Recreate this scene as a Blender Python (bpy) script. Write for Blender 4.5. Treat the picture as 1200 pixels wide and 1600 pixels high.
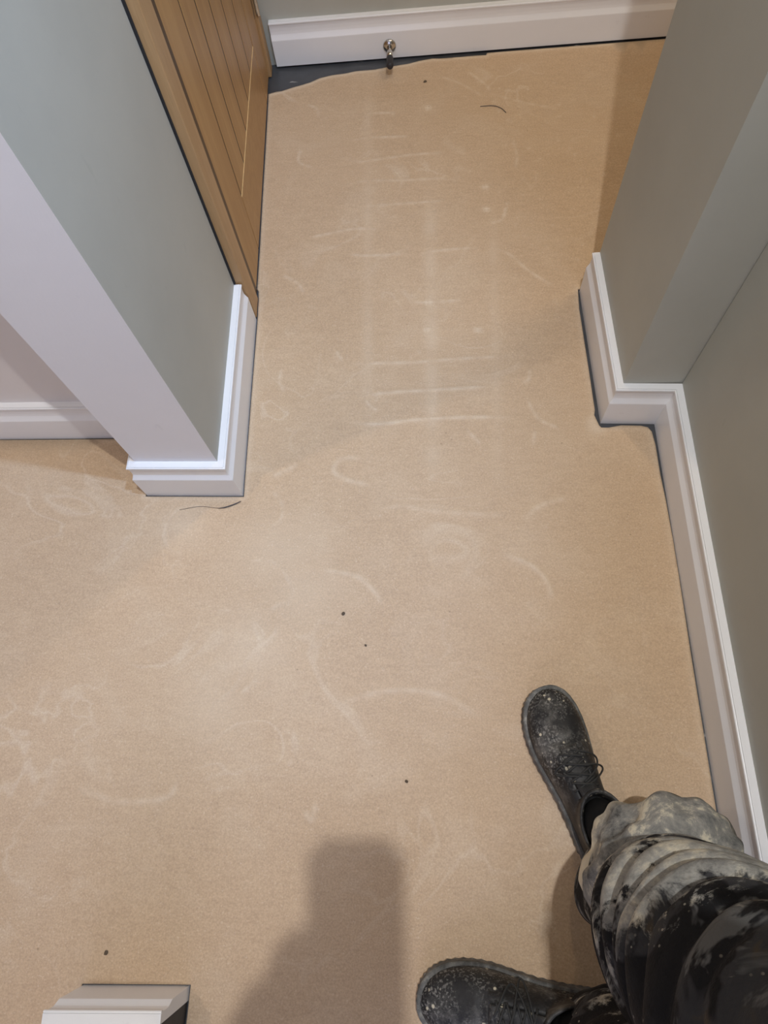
import bpy, bmesh, math, random
import numpy as np
from mathutils import Vector, Matrix, noise
from mathutils.geometry import delaunay_2d_cdt
random.seed(7); rng = np.random.RandomState(7)
for o in list(bpy.data.objects): bpy.data.objects.remove(o)
S = bpy.context.scene
COL = S.collection
pi = math.pi

# ------------------------------------------------------------------ camera
CAM_H = 1.3
camd = bpy.data.cameras.new('camera'); cam = bpy.data.objects.new('camera', camd); COL.objects.link(cam)
camd.sensor_fit = 'AUTO'; camd.sensor_width = 36.0; camd.lens = 1050 * 36 / 1600
camd.clip_start = 0.02
CR = Matrix(((0.9972, 0.0, 0.0751), (0.0287, 0.9241, -0.3811), (-0.0694, 0.3822, 0.9215)))
cam.matrix_world = Matrix.Translation((0, 0, CAM_H)) @ CR.to_4x4()
S.camera = cam

# ------------------------------------------------------------------ world, lights, exposure
w = bpy.data.worlds.new('world'); S.world = w; w.use_nodes = True
w.node_tree.nodes['Background'].inputs[0].default_value = (0.75, 0.85, 1.0, 1)
w.node_tree.nodes['Background'].inputs[1].default_value = 0.05
S.view_settings.view_transform = 'Standard'; S.view_settings.look = 'None'
S.view_settings.gamma = 1.0; S.view_settings.use_curve_mapping = False
S.view_settings.exposure = -0.07

def lamp(name, loc, power, col, radius=0.03, spot=None):
    d = bpy.data.lights.new(name, 'SPOT' if spot else 'POINT'); d.energy = power; d.color = col; d.shadow_soft_size = radius
    if spot: d.spot_size = math.radians(spot); d.spot_blend = 0.8
    o = bpy.data.objects.new(name, d); COL.objects.link(o); o.location = loc
    return o
WARM = (1.0, 0.80, 0.58)
lamp('hall_downlight', (0.172, 0.10, 2.43), 92, (0.95, 0.955, 0.97), 0.016, 140)
lamp('hall_downlight', (0.114, 1.18, 2.43), 27, WARM, 0.03, 80)
lamp('side_room_downlight', (-1.2, 0.25, 2.43), 32, (1.0, 0.86, 0.74), 0.03, 95)
lamp('added_cool_wall_fill', (0.40, 0.42, 2.30), 125, (0.36, 0.58, 1.0), 0.03, 64).rotation_euler = Vector((-0.84, 0.30, -1.42)).to_track_quat('-Z', 'Y').to_euler()  # added lamp, turns the left hall wall cooler and brighter
lamp('added_right_room_fill', (1.10, 1.55, 2.40), 46, WARM, 0.25, 120)  # added lamp, lifts the floor beyond the right pillar
def area_fill(name, loc, rot, sx, sy, power, col):
    ad = bpy.data.lights.new(name, 'AREA'); ad.shape = 'RECTANGLE'; ad.size = sx; ad.size_y = sy
    ad.energy = power; ad.color = col
    ao = bpy.data.objects.new(name, ad); COL.objects.link(ao); ao.location = loc; ao.rotation_euler = rot
area_fill('added_rear_fill', (-0.5, -2.55, 1.5), (math.radians(90), 0, 0), 1.4, 1.2, 22, (0.64, 0.68, 1.0))  # added cool fill behind the camera, no window built there
area_fill('added_side_fill', (0.50, -1.45, 1.55), (math.radians(90), 0, math.radians(62)), 0.9, 1.1, 5, (0.48, 0.70, 1.0))  # added weak cool fill from the rear right, no window built

# ------------------------------------------------------------------ helpers
def link(name, me, mat=None, parent=None, smooth=False):
    o = bpy.data.objects.new(name, me); COL.objects.link(o)
    if mat is not None:
        for m in (mat if isinstance(mat, (list, tuple)) else [mat]): me.materials.append(m)
    if parent is not None: o.parent = parent
    if smooth: me.shade_smooth()
    return o
def mesh(name, verts, faces, mat=None, parent=None, smooth=False, fmat=None):
    me = bpy.data.meshes.new(name); me.from_pydata([tuple(map(float, v)) for v in verts], [], faces); me.update()
    o = link(name, me, mat, parent, smooth)
    if fmat is not None:
        for p, i in zip(me.polygons, fmat): p.material_index = i
    return o
def fix(o):
    bm = bmesh.new(); bm.from_mesh(o.data); bmesh.ops.recalc_face_normals(bm, faces=bm.faces); bm.to_mesh(o.data); bm.free(); return o
def tag(o, label=None, cat=None, group=None, kind=None):
    if label: o['label'] = label
    if cat: o['category'] = cat
    if group: o['group'] = group
    if kind: o['kind'] = kind
    return o
def empty(name, loc, rz=0):
    o = bpy.data.objects.new(name, None); COL.objects.link(o); o.location = loc; o.rotation_euler = (0, 0, rz); o.empty_display_size = 0.05
    return o
def prism(name, pts, z0, z1, mat, parent=None, fmat=None):
    n = len(pts)
    v = [(x, y, z0) for x, y in pts] + [(x, y, z1) for x, y in pts]
    f = [(i, (i + 1) % n, n + (i + 1) % n, n + i) for i in range(n)] + [tuple(reversed(range(n))), tuple(range(n, 2 * n))]
    return fix(mesh(name, v, f, mat, parent, fmat=(list(fmat) + [0, 0]) if fmat else None))
def bevel(o, w=0.002, seg=2):
    bm = bmesh.new(); bm.from_mesh(o.data)
    bmesh.ops.bevel(bm, geom=list(bm.edges), offset=w, segments=seg, affect='EDGES', profile=0.6); bm.to_mesh(o.data); bm.free(); return o
def tube_arrays(path, radii, n=12, cap=True):
    """verts/faces of a round tube along path; radii scalar, list, or list of (ra, rb)."""
    P = [Vector(p) for p in path]; m = len(P); V = []; F = []
    if not hasattr(radii, '__len__'): radii = [radii] * m
    up = None
    for i, p in enumerate(P):
        t = (P[min(i + 1, m - 1)] - P[max(i - 1, 0)]).normalized()
        if up is None:
            up = Vector((0, 0, 1)) if abs(t.z) < 0.9 else Vector((0, 1, 0))
        a = (up - up.dot(t) * t).normalized(); b = t.cross(a); up = a
        r = radii[i]; ra, rb = r if hasattr(r, '__len__') else (r, r)
        for k in range(n):
            th = 2 * pi * k / n; V.append(p + a * math.cos(th) * ra + b * math.sin(th) * rb)
    for i in range(m - 1):
        for k in range(n):
            F.append((i * n + k, i * n + (k + 1) % n, (i + 1) * n + (k + 1) % n, (i + 1) * n + k))
    if cap: F.append(tuple(reversed(range(n)))); F.append(tuple(range((m - 1) * n, m * n)))
    return V, F
def merge(*arrs):
    V = []; F = []
    for v, f in arrs:
        k = len(V); V += list(v); F += [tuple(i + k for i in q) for q in f]
    return V, F
def ellipsoid(c, r, rot=None, n=20, m=14):
    V = []; F = []
    R = rot or Matrix.Identity(3)
    for i in range(m + 1):
        ph = pi * i / m
        for k in range(n):
            th = 2 * pi * k / n
            V.append(Vector(c) + R @ Vector((r[0] * math.sin(ph) * math.cos(th), r[1] * math.sin(ph) * math.sin(th), r[2] * math.cos(ph))))
    for i in range(m):
        for k in range(n): F.append((i * n + k, i * n + (k + 1) % n, (i + 1) * n + (k + 1) % n, (i + 1) * n + k))
    return V, F
def catmull(pts, sub=6):
    P = [np.array(p, float) for p in pts]; P = [2 * P[0] - P[1]] + P + [2 * P[-1] - P[-2]]; out = []
    for i in range(1, len(P) - 2):
        for j in range(sub):
            t = j / sub
            out.append(0.5 * ((2 * P[i]) + (-P[i - 1] + P[i + 1]) * t + (2 * P[i - 1] - 5 * P[i] + 4 * P[i + 1] - P[i + 2]) * t * t + (-P[i - 1] + 3 * P[i] - 3 * P[i + 1] + P[i + 2]) * t ** 3))
    out.append(P[-2]); return out
def remeshed(name, VF, voxel, mat, parent=None, smooth_iter=4, loc=None):
    V, F = VF
    me = bpy.data.meshes.new(name + '_raw'); me.from_pydata([tuple(v) for v in V], [], F); me.update()
    bm = bmesh.new(); bm.from_mesh(me); bmesh.ops.remove_doubles(bm, verts=bm.verts, dist=1e-6); bmesh.ops.recalc_face_normals(bm, faces=bm.faces); bm.to_mesh(me); bm.free()
    o = bpy.data.objects.new(name, me); COL.objects.link(o)
    md = o.modifiers.new('r', 'REMESH'); md.mode = 'VOXEL'; md.voxel_size = voxel
    if smooth_iter:
        ms = o.modifiers.new('s', 'SMOOTH'); ms.factor = 0.5; ms.iterations = smooth_iter
    dg = bpy.context.evaluated_depsgraph_get()
    me2 = bpy.data.meshes.new_from_object(o.evaluated_get(dg)); me2.name = name
    o.modifiers.clear(); o.data = me2; bpy.data.meshes.remove(me)
    me2.materials.clear(); me2.materials.append(mat); me2.shade_smooth()
    if parent: o.parent = parent
    return o

# ------------------------------------------------------------------ materials
class N:
    def __init__(s, name, rough=0.5, spec=0.5):
        s.m = bpy.data.materials.new(name); s.m.use_nodes = True; s.t = s.m.node_tree
        s.b = s.t.nodes['Principled BSDF']; s.b.inputs['Roughness'].default_value = rough
        s.b.inputs['Specular IOR Level'].default_value = spec
        s.tc = s.t.nodes.new('ShaderNodeTexCoord')
    def node(s, typ, **kw):
        n = s.t.nodes.new('ShaderNode' + typ)
        for k, v in kw.items(): setattr(n, k, v)
        return n
    def ln(s, a, b): s.t.links.new(a, b)
    def coords(s, scale=(1, 1, 1), rot=(0, 0, 0), src='Object'):
        mp = s.node('Mapping'); mp.inputs['Scale'].default_value = scale; mp.inputs['Rotation'].default_value = rot
        s.ln(s.tc.outputs[src], mp.inputs[0]); return mp.outputs[0]
    def noise(s, sc, det=4, rough=0.55, vec=None, dist=0.0):
        n = s.node('TexNoise'); n.inputs['Scale'].default_value = sc; n.inputs['Detail'].default_value = det
        n.inputs['Roughness'].default_value = rough; n.inputs['Distortion'].default_value = dist
        s.ln(vec if vec is not None else s.coords(), n.inputs['Vector']); return n.outputs['Fac']
    def ramp(s, fac, stops, interp='LINEAR'):
        r = s.node('ValToRGB'); e = r.color_ramp.elements; r.color_ramp.interpolation = interp
        while len(e) < len(stops): e.new(0.5)
        for el, (p, c) in zip(e, stops):
            el.position = p; el.color = (c[0], c[1], c[2], 1) if hasattr(c, '__len__') else (c, c, c, 1)
        s.ln(fac, r.inputs[0]); return r.outputs[0]
    def mix(s, fac, a, b, mode='MIX'):
        m = s.node('MixRGB', blend_type=mode)
        for i, v in ((0, fac), (1, a), (2, b)):
            if isinstance(v, (int, float)): m.inputs[i].default_value = v
            elif isinstance(v, tuple): m.inputs[i].default_value = (v[0], v[1], v[2], 1)
            else: s.ln(v, m.inputs[i])
        return m.outputs[0]
    def math(s, op, a, b=0.0):
        m = s.node('Math', operation=op)
        for i, v in ((0, a), (1, b)):
            if isinstance(v, (int, float)): m.inputs[i].default_value = v
            else: s.ln(v, m.inputs[i])
        return m.outputs[0]
    def attr(s, name): 
        a = s.node('Attribute'); a.attribute_name = name; return a.outputs['Fac']
    def color(s, c):
        if isinstance(c, tuple): s.b.inputs['Base Color'].default_value = (c[0], c[1], c[2], 1)
        else: s.ln(c, s.b.inputs['Base Color'])
    def bump(s, h, strength=0.3, dist=0.001):
        b = s.node('Bump'); b.inputs['Strength'].default_value = strength; b.inputs['Distance'].default_value = dist
        s.ln(h, b.inputs['Height']); s.ln(b.outputs[0], s.b.inputs['Normal'])
    def rough(s, v): s.ln(v, s.b.inputs['Roughness'])

def mat_paint(name, c, rough=0.55, bump=0.12, var=0.06, spec=0.4):
    n = N(name, rough, spec)
    f = n.noise(3.0, 5, 0.6); lo = tuple(x * (1 - var) for x in c); hi = tuple(min(1, x * (1 + var)) for x in c)
    col = n.ramp(f, [(0.3, lo), (0.7, hi)])
    mk = n.noise(38, 3, 0.5, n.coords((1, 1, 0.55)))
    col = n.mix(n.math('MULTIPLY', n.ramp(mk, [(0.70, 0), (0.78, 1)]), 0.15), col, tuple(x * 0.6 for x in c))
    n.color(col)
    n.bump(n.noise(220, 3, 0.6, n.coords((1, 1, 0.35))), bump, 0.0012)
    return n.m
M_sage = mat_paint('sage_wall_paint', (0.425, 0.418, 0.358))
M_white = mat_paint('white_wall_paint', (0.80, 0.785, 0.79), var=0.03)
M_room = mat_paint('warm_lit_room_paint', (0.74, 0.69, 0.65), var=0.03)  # warm light on the left room wall mixed into its colour
M_ceil = mat_paint('ceiling_paint', (0.6, 0.59, 0.57), var=0.02)
def mat_gloss(name, c, rough=0.3):
    n = N(name, rough, 0.5)
    f = n.noise(5, 4); col = n.ramp(f, [(0.3, tuple(x * 0.96 for x in c)), (0.7, c)])
    d = n.noise(26, 5, 0.7); col = n.mix(n.math('MULTIPLY', n.ramp(d, [(0.66, 0), (0.74, 1)]), 0.12), col, (0.35, 0.3, 0.24))
    n.color(col); n.bump(n.noise(60, 2, 0.5), 0.05, 0.001); return n.m
M_skirt = mat_gloss('white_gloss_skirting', (0.83, 0.825, 0.81))
def mat_sheet():
    n = N('tan_floor_board', 0.5, 0.45)
    big = n.noise(1.6, 4, 0.55); mid = n.noise(7, 5, 0.6, dist=0.6)
    col = n.ramp(big, [(0.3, (0.520, 0.368, 0.226)), (0.7, (0.560, 0.402, 0.252))])
    col = n.mix(n.math('MULTIPLY', n.ramp(mid, [(0.5, 0), (0.72, 1)]), 0.30), col, (0.62, 0.485, 0.335))
    va = n.math('ABSOLUTE', n.math('SUBTRACT', n.noise(4.2, 3, 0.5, dist=1.2), 0.5)); vm = n.math('MULTIPLY', n.ramp(va, [(0.0, 1), (0.022, 0)]), n.ramp(n.noise(3.1, 3), [(0.48, 0), (0.62, 1)]))
    col = n.mix(n.math('MULTIPLY', vm, 0.34), col, (0.72, 0.60, 0.44))
    dk = n.noise(2.6, 4, 0.6, n.coords((1, 1, 1), (0, 0, 0.7))); col = n.mix(n.math('MULTIPLY', n.ramp(dk, [(0.5, 0), (0.7, 1)]), 0.35), col, (0.46, 0.315, 0.185))
    spk = n.noise(210, 2, 0.7); col = n.mix(n.math('MULTIPLY', n.ramp(spk, [(0.60, 0), (0.68, 1)]), 0.30), col, (0.72, 0.60, 0.44))
    fine = n.noise(330, 2, 0.6); col = n.mix(0.34, col, n.ramp(fine, [(0.3, 0.30), (0.7, 0.70)]), 'OVERLAY')
    fibre = n.noise(120, 3, 0.6, n.coords((0.25, 1, 1))); col = n.mix(0.16, col, n.ramp(fibre, [(0.3, 0.36), (0.7, 0.64)]), 'OVERLAY')
    wear_and_pale = n.attr('wear_and_pale'); col = n.mix(wear_and_pale, col, (0.78, 0.66, 0.49))
    sp = n.node('TexVoronoi'); sp.inputs['Scale'].default_value = 34; n.ln(n.coords(), sp.inputs['Vector'])
    rare = n.ramp(n.noise(9, 2), [(0.55, 0), (0.62, 1)])
    spm = n.math('MULTIPLY', n.ramp(sp.outputs['Distance'], [(0.04, 1), (0.075, 0)]), rare)
    col = n.mix(n.math('MULTIPLY', spm, 0.55), col, (0.24, 0.16, 0.085))
    n.color(col)
    n.rough(n.math('SUBTRACT', n.ramp(mid, [(0.3, 0.56), (0.7, 0.44)]), n.math('MULTIPLY', wear_and_pale, 0.12)))
    n.bump(n.math('ADD', n.math('MULTIPLY', n.noise(420, 2, 0.6), 0.6), n.noise(60, 3)), 0.22, 0.0012)
    return n.m
M_sheet = mat_sheet()
def mat_dark():
    n = N('dark_slate_floor', 0.35, 0.5)
    c = n.ramp(n.noise(14, 5, 0.6), [(0.3, (0.042, 0.045, 0.049)), (0.7, (0.072, 0.076, 0.082))])
    sc = n.noise(55, 3, 0.6, n.coords((0.25, 1, 1), (0, 0, -0.35)))
    c = n.mix(n.math('MULTIPLY', n.ramp(sc, [(0.67, 0), (0.72, 1)]), 0.6), c, (0.5, 0.48, 0.44))
    n.color(c); return n.m
M_dark = mat_dark()
def mat_oak(name, c0, c1, vertical=True):
    n = N(name, 0.42, 0.45)
    v = n.coords((14, 14, 1.0) if vertical else (14, 1.2, 14))
    g = n.noise(2.2, 6, 0.62, v, 0.9)
    col = n.ramp(g, [(0.28, c0), (0.72, c1)])
    p = n.noise(40, 3, 0.6, n.coords((5, 5, 0.35) if vertical else (5, 0.35, 5)))
    col = n.mix(n.math('MULTIPLY', n.ramp(p, [(0.58, 0), (0.7, 1)]), 0.30), col, tuple(x * 0.62 for x in c0))
    n.color(col); n.bump(p, 0.1, 0.001); return n.m
M_oak = mat_oak('oak_veneer', (0.35, 0.182, 0.060), (0.45, 0.255, 0.094))
M_oak_rail = mat_oak('oak_rail_veneer', (0.36, 0.190, 0.064), (0.45, 0.255, 0.096), False)
M_oak_frame = mat_oak('oak_frame', (0.37, 0.215, 0.092), (0.47, 0.29, 0.138))
M_oak_dark = mat_oak('groove_shade_oak', (0.060, 0.028, 0.010), (0.085, 0.042, 0.016))  # dark tone paints in the shade of the board grooves and rebate
def mat_simple(name, c, rough=0.5, metal=0.0, spec=0.5, nz=80):
    n = N(name, rough, spec); n.b.inputs['Metallic'].default_value = metal
    n.color(n.ramp(n.noise(nz, 3), [(0.3, tuple(x * 0.85 for x in c)), (0.7, tuple(min(1, x * 1.12) for x in c))])); return n.m
M_chrome = mat_simple('brushed_chrome', (0.62, 0.60, 0.56), 0.2, 1.0)
M_rubber = mat_simple('black_rubber', (0.02, 0.018, 0.02), 0.55)
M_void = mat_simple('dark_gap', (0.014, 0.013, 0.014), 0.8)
M_charcoal = mat_simple('charcoal_nib_end', (0.035, 0.034, 0.036), 0.6)  # dark tone for the right end of the nib
M_edge = mat_simple('rail_highlight_tone', (0.70, 0.46, 0.20), 0.35)
M_skin = mat_simple('skin', (0.56, 0.34, 0.25), 0.5)
M_hair = mat_simple('dark_hair', (0.03, 0.02, 0.015), 0.6)
M_jacket = mat_simple('navy_work_jacket', (0.016, 0.017, 0.026), 0.85)
M_sock = mat_simple('black_sock', (0.006, 0.006, 0.006), 0.95, spec=0.2)
M_phone = mat_simple('dark_glass_phone', (0.02, 0.02, 0.024), 0.2)
M_eye = mat_simple('eye_white', (0.8, 0.78, 0.75), 0.2)

def mat_boot():
    n = N('dusty_black_leather', 0.55, 0.4)
    c = n.ramp(n.noise(30, 5, 0.65), [(0.3, (0.008, 0.008, 0.009)), (0.75, (0.030, 0.030, 0.029))])
    dust = n.noise(16, 6, 0.72); c = n.mix(n.math('MULTIPLY', n.ramp(dust, [(0.50, 0), (0.70, 1)]), 0.55), c, (0.22, 0.21, 0.19))
    mesh_ = n.noise(260, 2); c = n.mix(n.math('MULTIPLY', n.ramp(mesh_, [(0.52, 0), (0.64, 1)]), n.ramp(n.noise(11, 4, 0.6), [(0.45, 0.0), (0.62, 0.55)])), c, (0.33, 0.32, 0.29))
    vo = n.node('TexVoronoi'); vo.inputs['Scale'].default_value = 62; n.ln(n.coords(), vo.inputs['Vector'])
    fl = n.math('MULTIPLY', n.ramp(vo.outputs['Distance'], [(0.13, 1), (0.20, 0)]), n.ramp(n.noise(23, 2), [(0.52, 0), (0.56, 1)]))
    c = n.mix(n.math('MULTIPLY', fl, 0.85), c, (0.66, 0.60, 0.45))
    n.color(c); n.bump(n.math('ADD', n.noise(190, 3), n.noise(40, 3)), 0.35, 0.0015); return n.m
M_boot = mat_boot()
def mat_sole():
    n = N('dusty_grey_sole', 0.75, 0.3)
    c = n.ramp(n.noise(45, 5, 0.7), [(0.3, (0.05, 0.05, 0.047)), (0.55, (0.15, 0.148, 0.138)), (0.78, (0.42, 0.40, 0.34))])
    n.color(c); n.bump(n.noise(150, 3), 0.3, 0.0015); return n.m
M_sole = mat_sole()
M_lace = mat_simple('black_lace', (0.03, 0.03, 0.028), 0.8, nz=300)

def mat_trousers():
    n = N('plaster_smeared_camouflage', 0.82, 0.25)
    v = n.coords((1, 1, 1.35))
    a = n.noise(9, 4, 0.55, v, 0.8); b = n.noise(13, 4, 0.6, n.coords((1.2, 1, 1.6), (0.4, 0.3, 1.0)), 0.6)
    c = n.ramp(a, [(0.50, (0.010, 0.010, 0.011)), (0.54, (0.038, 0.038, 0.040)), (0.60, (0.045, 0.045, 0.046)), (0.64, (0.075, 0.058, 0.040))])
    c = n.mix(n.ramp(b, [(0.57, 0), (0.63, 1)]), c, (0.12, 0.12, 0.115))
    c = n.mix(n.ramp(n.noise(8, 3, 0.5, n.coords((1, 1.2, 1.5), (1.0, 0.2, 0.5)), 0.5), [(0.56, 0), (0.58, 1)]), c, (0.008, 0.008, 0.009))
    # dried plaster sits on the crests of the folds and the mask fades higher up
    dirt = n.math('ADD', n.attr('dirt'), n.math('MULTIPLY', n.math('SUBTRACT', n.noise(15, 6, 0.7, v, 0.5), 0.5), 2.1))
    dm = n.ramp(dirt, [(0.46, 0), (0.62, 1)])
    dc = n.ramp(n.noise(20, 5, 0.7), [(0.35, (0.16, 0.16, 0.15)), (0.52, (0.36, 0.35, 0.31)), (0.66, (0.66, 0.60, 0.46))])
    c = n.mix(n.math('MULTIPLY', dm, 0.9), c, dc)
    vo = n.node('TexVoronoi'); vo.inputs['Scale'].default_value = 120; n.ln(n.coords(), vo.inputs['Vector'])
    fl = n.math('MULTIPLY', n.ramp(vo.outputs['Distance'], [(0.12, 1), (0.2, 0)]), n.ramp(n.noise(14, 2), [(0.60, 0), (0.64, 1)]))
    c = n.mix(n.math('MULTIPLY', fl, 0.6), c, (0.5, 0.46, 0.36))
    n.color(c); n.bump(n.math('ADD', n.noise(45, 4, 0.6), n.math('MULTIPLY', n.noise(300, 2), 0.4)), 0.5, 0.004); return n.m
M_trousers = mat_trousers()
def mat_cuff():
    n = N('plaster_caked_cuff', 0.85, 0.25)
    c = n.ramp(n.noise(24, 6, 0.72, n.coords((1, 1, 1.4)), 0.3), [(0.32, (0.05, 0.05, 0.05)), (0.42, (0.17, 0.17, 0.16)), (0.54, (0.29, 0.28, 0.25)), (0.62, (0.58, 0.53, 0.41))])
    c = n.mix(n.math('MULTIPLY', n.attr('dirt'), 0.9), c, (0.70, 0.62, 0.46))
    n.color(c); n.bump(n.math('ADD', n.noise(60, 5, 0.65), n.math('MULTIPLY', n.noise(260, 2), 0.5)), 0.45, 0.003); return n.m
M_cuff = mat_cuff()

# ------------------------------------------------------------------ room shell
HC = 2.45
prism('floor', [(-2.7, -2.7), (1.8, -2.7), (1.8, 2.3), (-2.7, 2.3)], -0.05, 0.0, M_dark)['kind'] = 'structure'
prism('ceiling', [(-2.7, -2.7), (1.8, -2.7), (1.8, 2.3), (-2.7, 2.3)], HC, HC + 0.05, M_ceil)['kind'] = 'structure'
def wall(name, pts, mat, fmat=None, z0=0.0, z1=HC):
    o = prism(name, pts, z0, z1, mat, fmat=fmat); o['kind'] = 'structure'; return o
# left pillar: white face to the room, sage return into the hall
PA, PB, PC = (-0.603, 0.5965), (-0.4330, 0.5955), (-0.4505, 1.040)
wall('wall_left', [PA, PB, PC, (-0.603, 1.040)], [M_white, M_sage], [0, 1, 0, 0])
wall('wall_left_room', [(-2.6, 0.735), (-0.603, 0.7395), (-0.603, 0.9), (-2.6, 0.9)], M_room)
wall('wall_left_above_door', [PC, (-0.490, 1.965), (-0.603, 1.965), (-0.603, 1.040)], M_sage, z0=2.09)
def far_y(x): return 1.965 + 0.0415 * (x + 0.462)
wall('wall_far', [(-0.62, far_y(-0.62)), (1.75, far_y(1.75)), (1.75, 2.25), (-0.62, 2.25)], M_sage)
# right-hand pillar and the wall that steps back from it
QA, QB, QC, QD = (0.3625, 1.104), (0.3775, 0.7655), (0.4915, 0.7625), (0.532, -1.45)
wall('wall_right_pillar', [QA, (0.66, 1.104), (0.66, 0.7645), QB], M_sage)
wall('wall_right', [QC, (0.66, 0.7645), (0.66, -2.6), (0.553, -2.6)], M_sage)
wall('wall_right_room', [(1.70, 0.9), (1.75, 0.9), (1.75, 2.2), (1.70, 2.2)], M_white)
wall('wall_right_room_back', [(0.66, 0.9), (1.72, 0.9), (1.72, 0.95), (0.66, 0.95)], M_white)
wall('wall_rear', [(-2.65, -2.65), (0.7, -2.65), (0.7, -2.6), (-2.65, -2.6)], M_white)
wall('wall_left_room_side', [(-2.65, -2.6), (-2.6, -2.6), (-2.6, 0.9), (-2.65, 0.9)], M_white)
wall('wall_nib', [(-0.583, -0.337), (-0.4035, -0.3295), (-0.4035, -0.44), (-0.583, -0.447)], [M_white, M_charcoal], [0, 1, 0, 0])

# ------------------------------------------------------------------ moulded skirting boards
PROF = [(0.0, 0.1245), (0.0130, 0.1245), (0.0133, 0.1228), (0.0140, 0.1228), (0.0143, 0.1245), (0.0158, 0.1242), (0.0168, 0.1228), (0.0168, 0.1200),
        (0.0152, 0.1170), (0.0142, 0.1100), (0.0142, 0.1000), (0.0150, 0.0930), (0.0165, 0.0890), (0.0205, 0.0800), (0.0208, 0.0780), (0.0208, 0.0)]
def skirting(names, path, end0=None, end1=None, zb=0.0):
    """path: wall-line points; the board lies on the left of the direction of travel. One mesh per stretch, mitred."""
    P = [Vector(p) for p in path]; m = len(P)
    nrm = []
    for i in range(m - 1):
        d = (P[i + 1] - P[i]).normalized(); nrm.append(Vector((-d.y, d.x)))
    off = []
    for i in range(m):
        if i == 0: o = nrm[0] if end0 is None else Vector(end0)
        elif i == m - 1: o = nrm[-1] if end1 is None else Vector(end1)
        else: a, b = nrm[i - 1], nrm[i]; o = (a + b) / (1 + a.dot(b))
        off.append(o)
    k = len(PROF); objs = []
    for i in range(m - 1):
        V = []; F = []
        for j in (i, i + 1):
            for d, z in PROF: q = P[j] + off[j] * d; V.append((q.x, q.y, max(z, zb)))
            V.append((P[j].x, P[j].y, zb))
        n = k + 1
        for q in range(n): F.append((q, (q + 1) % n, n + (q + 1) % n, n + q))
        F.append(tuple(range(n))); F.append(tuple(reversed(range(n, 2 * n))))
        o = fix(mesh(names[i], V, F, M_skirt)); o['kind'] = 'structure'; objs.append(o)
    return objs

skirting(['baseboard_left', 'baseboard_left_front', 'baseboard_left_return', 'baseboard_left_room'], [PC, PB, PA, (-0.603, 0.7395), (-2.6, 0.735)])
skirting(['baseboard_right', 'baseboard_right_step', 'baseboard_right_pillar'], [(0.5536, -2.58), QC, QB, QA])
skirting(['baseboard_far'], [(1.70, far_y(1.70)), (-0.4605, far_y(-0.4605))], zb=0.0075)
skirting(['baseboard_nib'], [(-0.583, -0.337), (-0.4025, -0.3295)])

# ------------------------------------------------------------------ oak door, nearly flush in its frame
U = Vector((-0.048, 0.86)).normalized()
door = empty('door_1', (-0.428, 1.041, 0.0), math.atan2(U.y, U.x))
tag(door, 'oak boarded door with vertical grooves in the left hall wall', 'door', kind='structure')
def dbox(name, a0, a1, d0, d1, z0, z1, mat, bev=0.0015, parent=None):
    o = prism(name, [(a0, d0), (a1, d0), (a1, d1), (a0, d1)], z0, z1, mat, parent or door)
    if bev: bevel(o, bev, 2)
    return o
dbox('door_jamb', 0.004, 0.062, 0.0, 0.060, 0.004, 2.07, M_oak_frame)
dbox('shadow_gap_strip', -0.001, 0.004, 0.0185, 0.030, 0.126, 2.07, M_void, 0)  # black strip painting the shadow gap between wall and jamb
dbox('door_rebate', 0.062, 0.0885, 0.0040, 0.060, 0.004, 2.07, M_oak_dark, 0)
dbox('door_jamb', 0.866, 0.905, -0.004, 0.060, 0.004, 2.07, M_oak_frame)
dbox('door_head', 0.004, 0.905, 0.0, 0.060, 2.0705, 2.09, M_oak_frame)
dbox('stile', 0.088, 0.2120, 0.004, 0.044, 0.010, 2.05, M_oak)
dbox('stile', 0.7470, 0.863, 0.004, 0.044, 0.010, 2.05, M_oak)
dbox('bottom_rail', 0.2158, 0.7432, 0.004, 0.044, 0.010, 0.168, M_oak_rail, 0.001)
dbox('top_rail', 0.2158, 0.7432, 0.004, 0.044, 1.92, 2.05, M_oak_rail, 0.001)
dbox('rail_highlight', 0.2158, 0.7432, 0.0035, 0.010, 0.1683, 0.1715, M_edge, 0)  # pale strip painting the highlight along the rail joint
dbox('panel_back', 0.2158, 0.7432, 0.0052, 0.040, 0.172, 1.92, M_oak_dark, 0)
bw = (0.7432 - 0.2158) / 5
b0 = None
for k in range(5):
    if b0 is None:
        b0 = prism('door_board', [(0.0048, 0.0045), (bw - 0.0048, 0.0045), (bw - 0.0048, 0.02), (0.0048, 0.02)], 0.172, 1.92, M_oak, door); bevel(b0, 0.0008, 1); o = b0
    else:
        o = b0.copy(); COL.objects.link(o)
    o.location.x = 0.2158 + k * bw
h = mesh('hinge', *tube_arrays([(0.864, -0.006, 0.175), (0.864, -0.006, 0.255)], 0.0055, 12), M_chrome, door)
dbox('hinge_plate', 0.846, 0.864, 0.0025, 0.005, 0.175, 0.255, M_chrome, 0, h)

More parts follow.
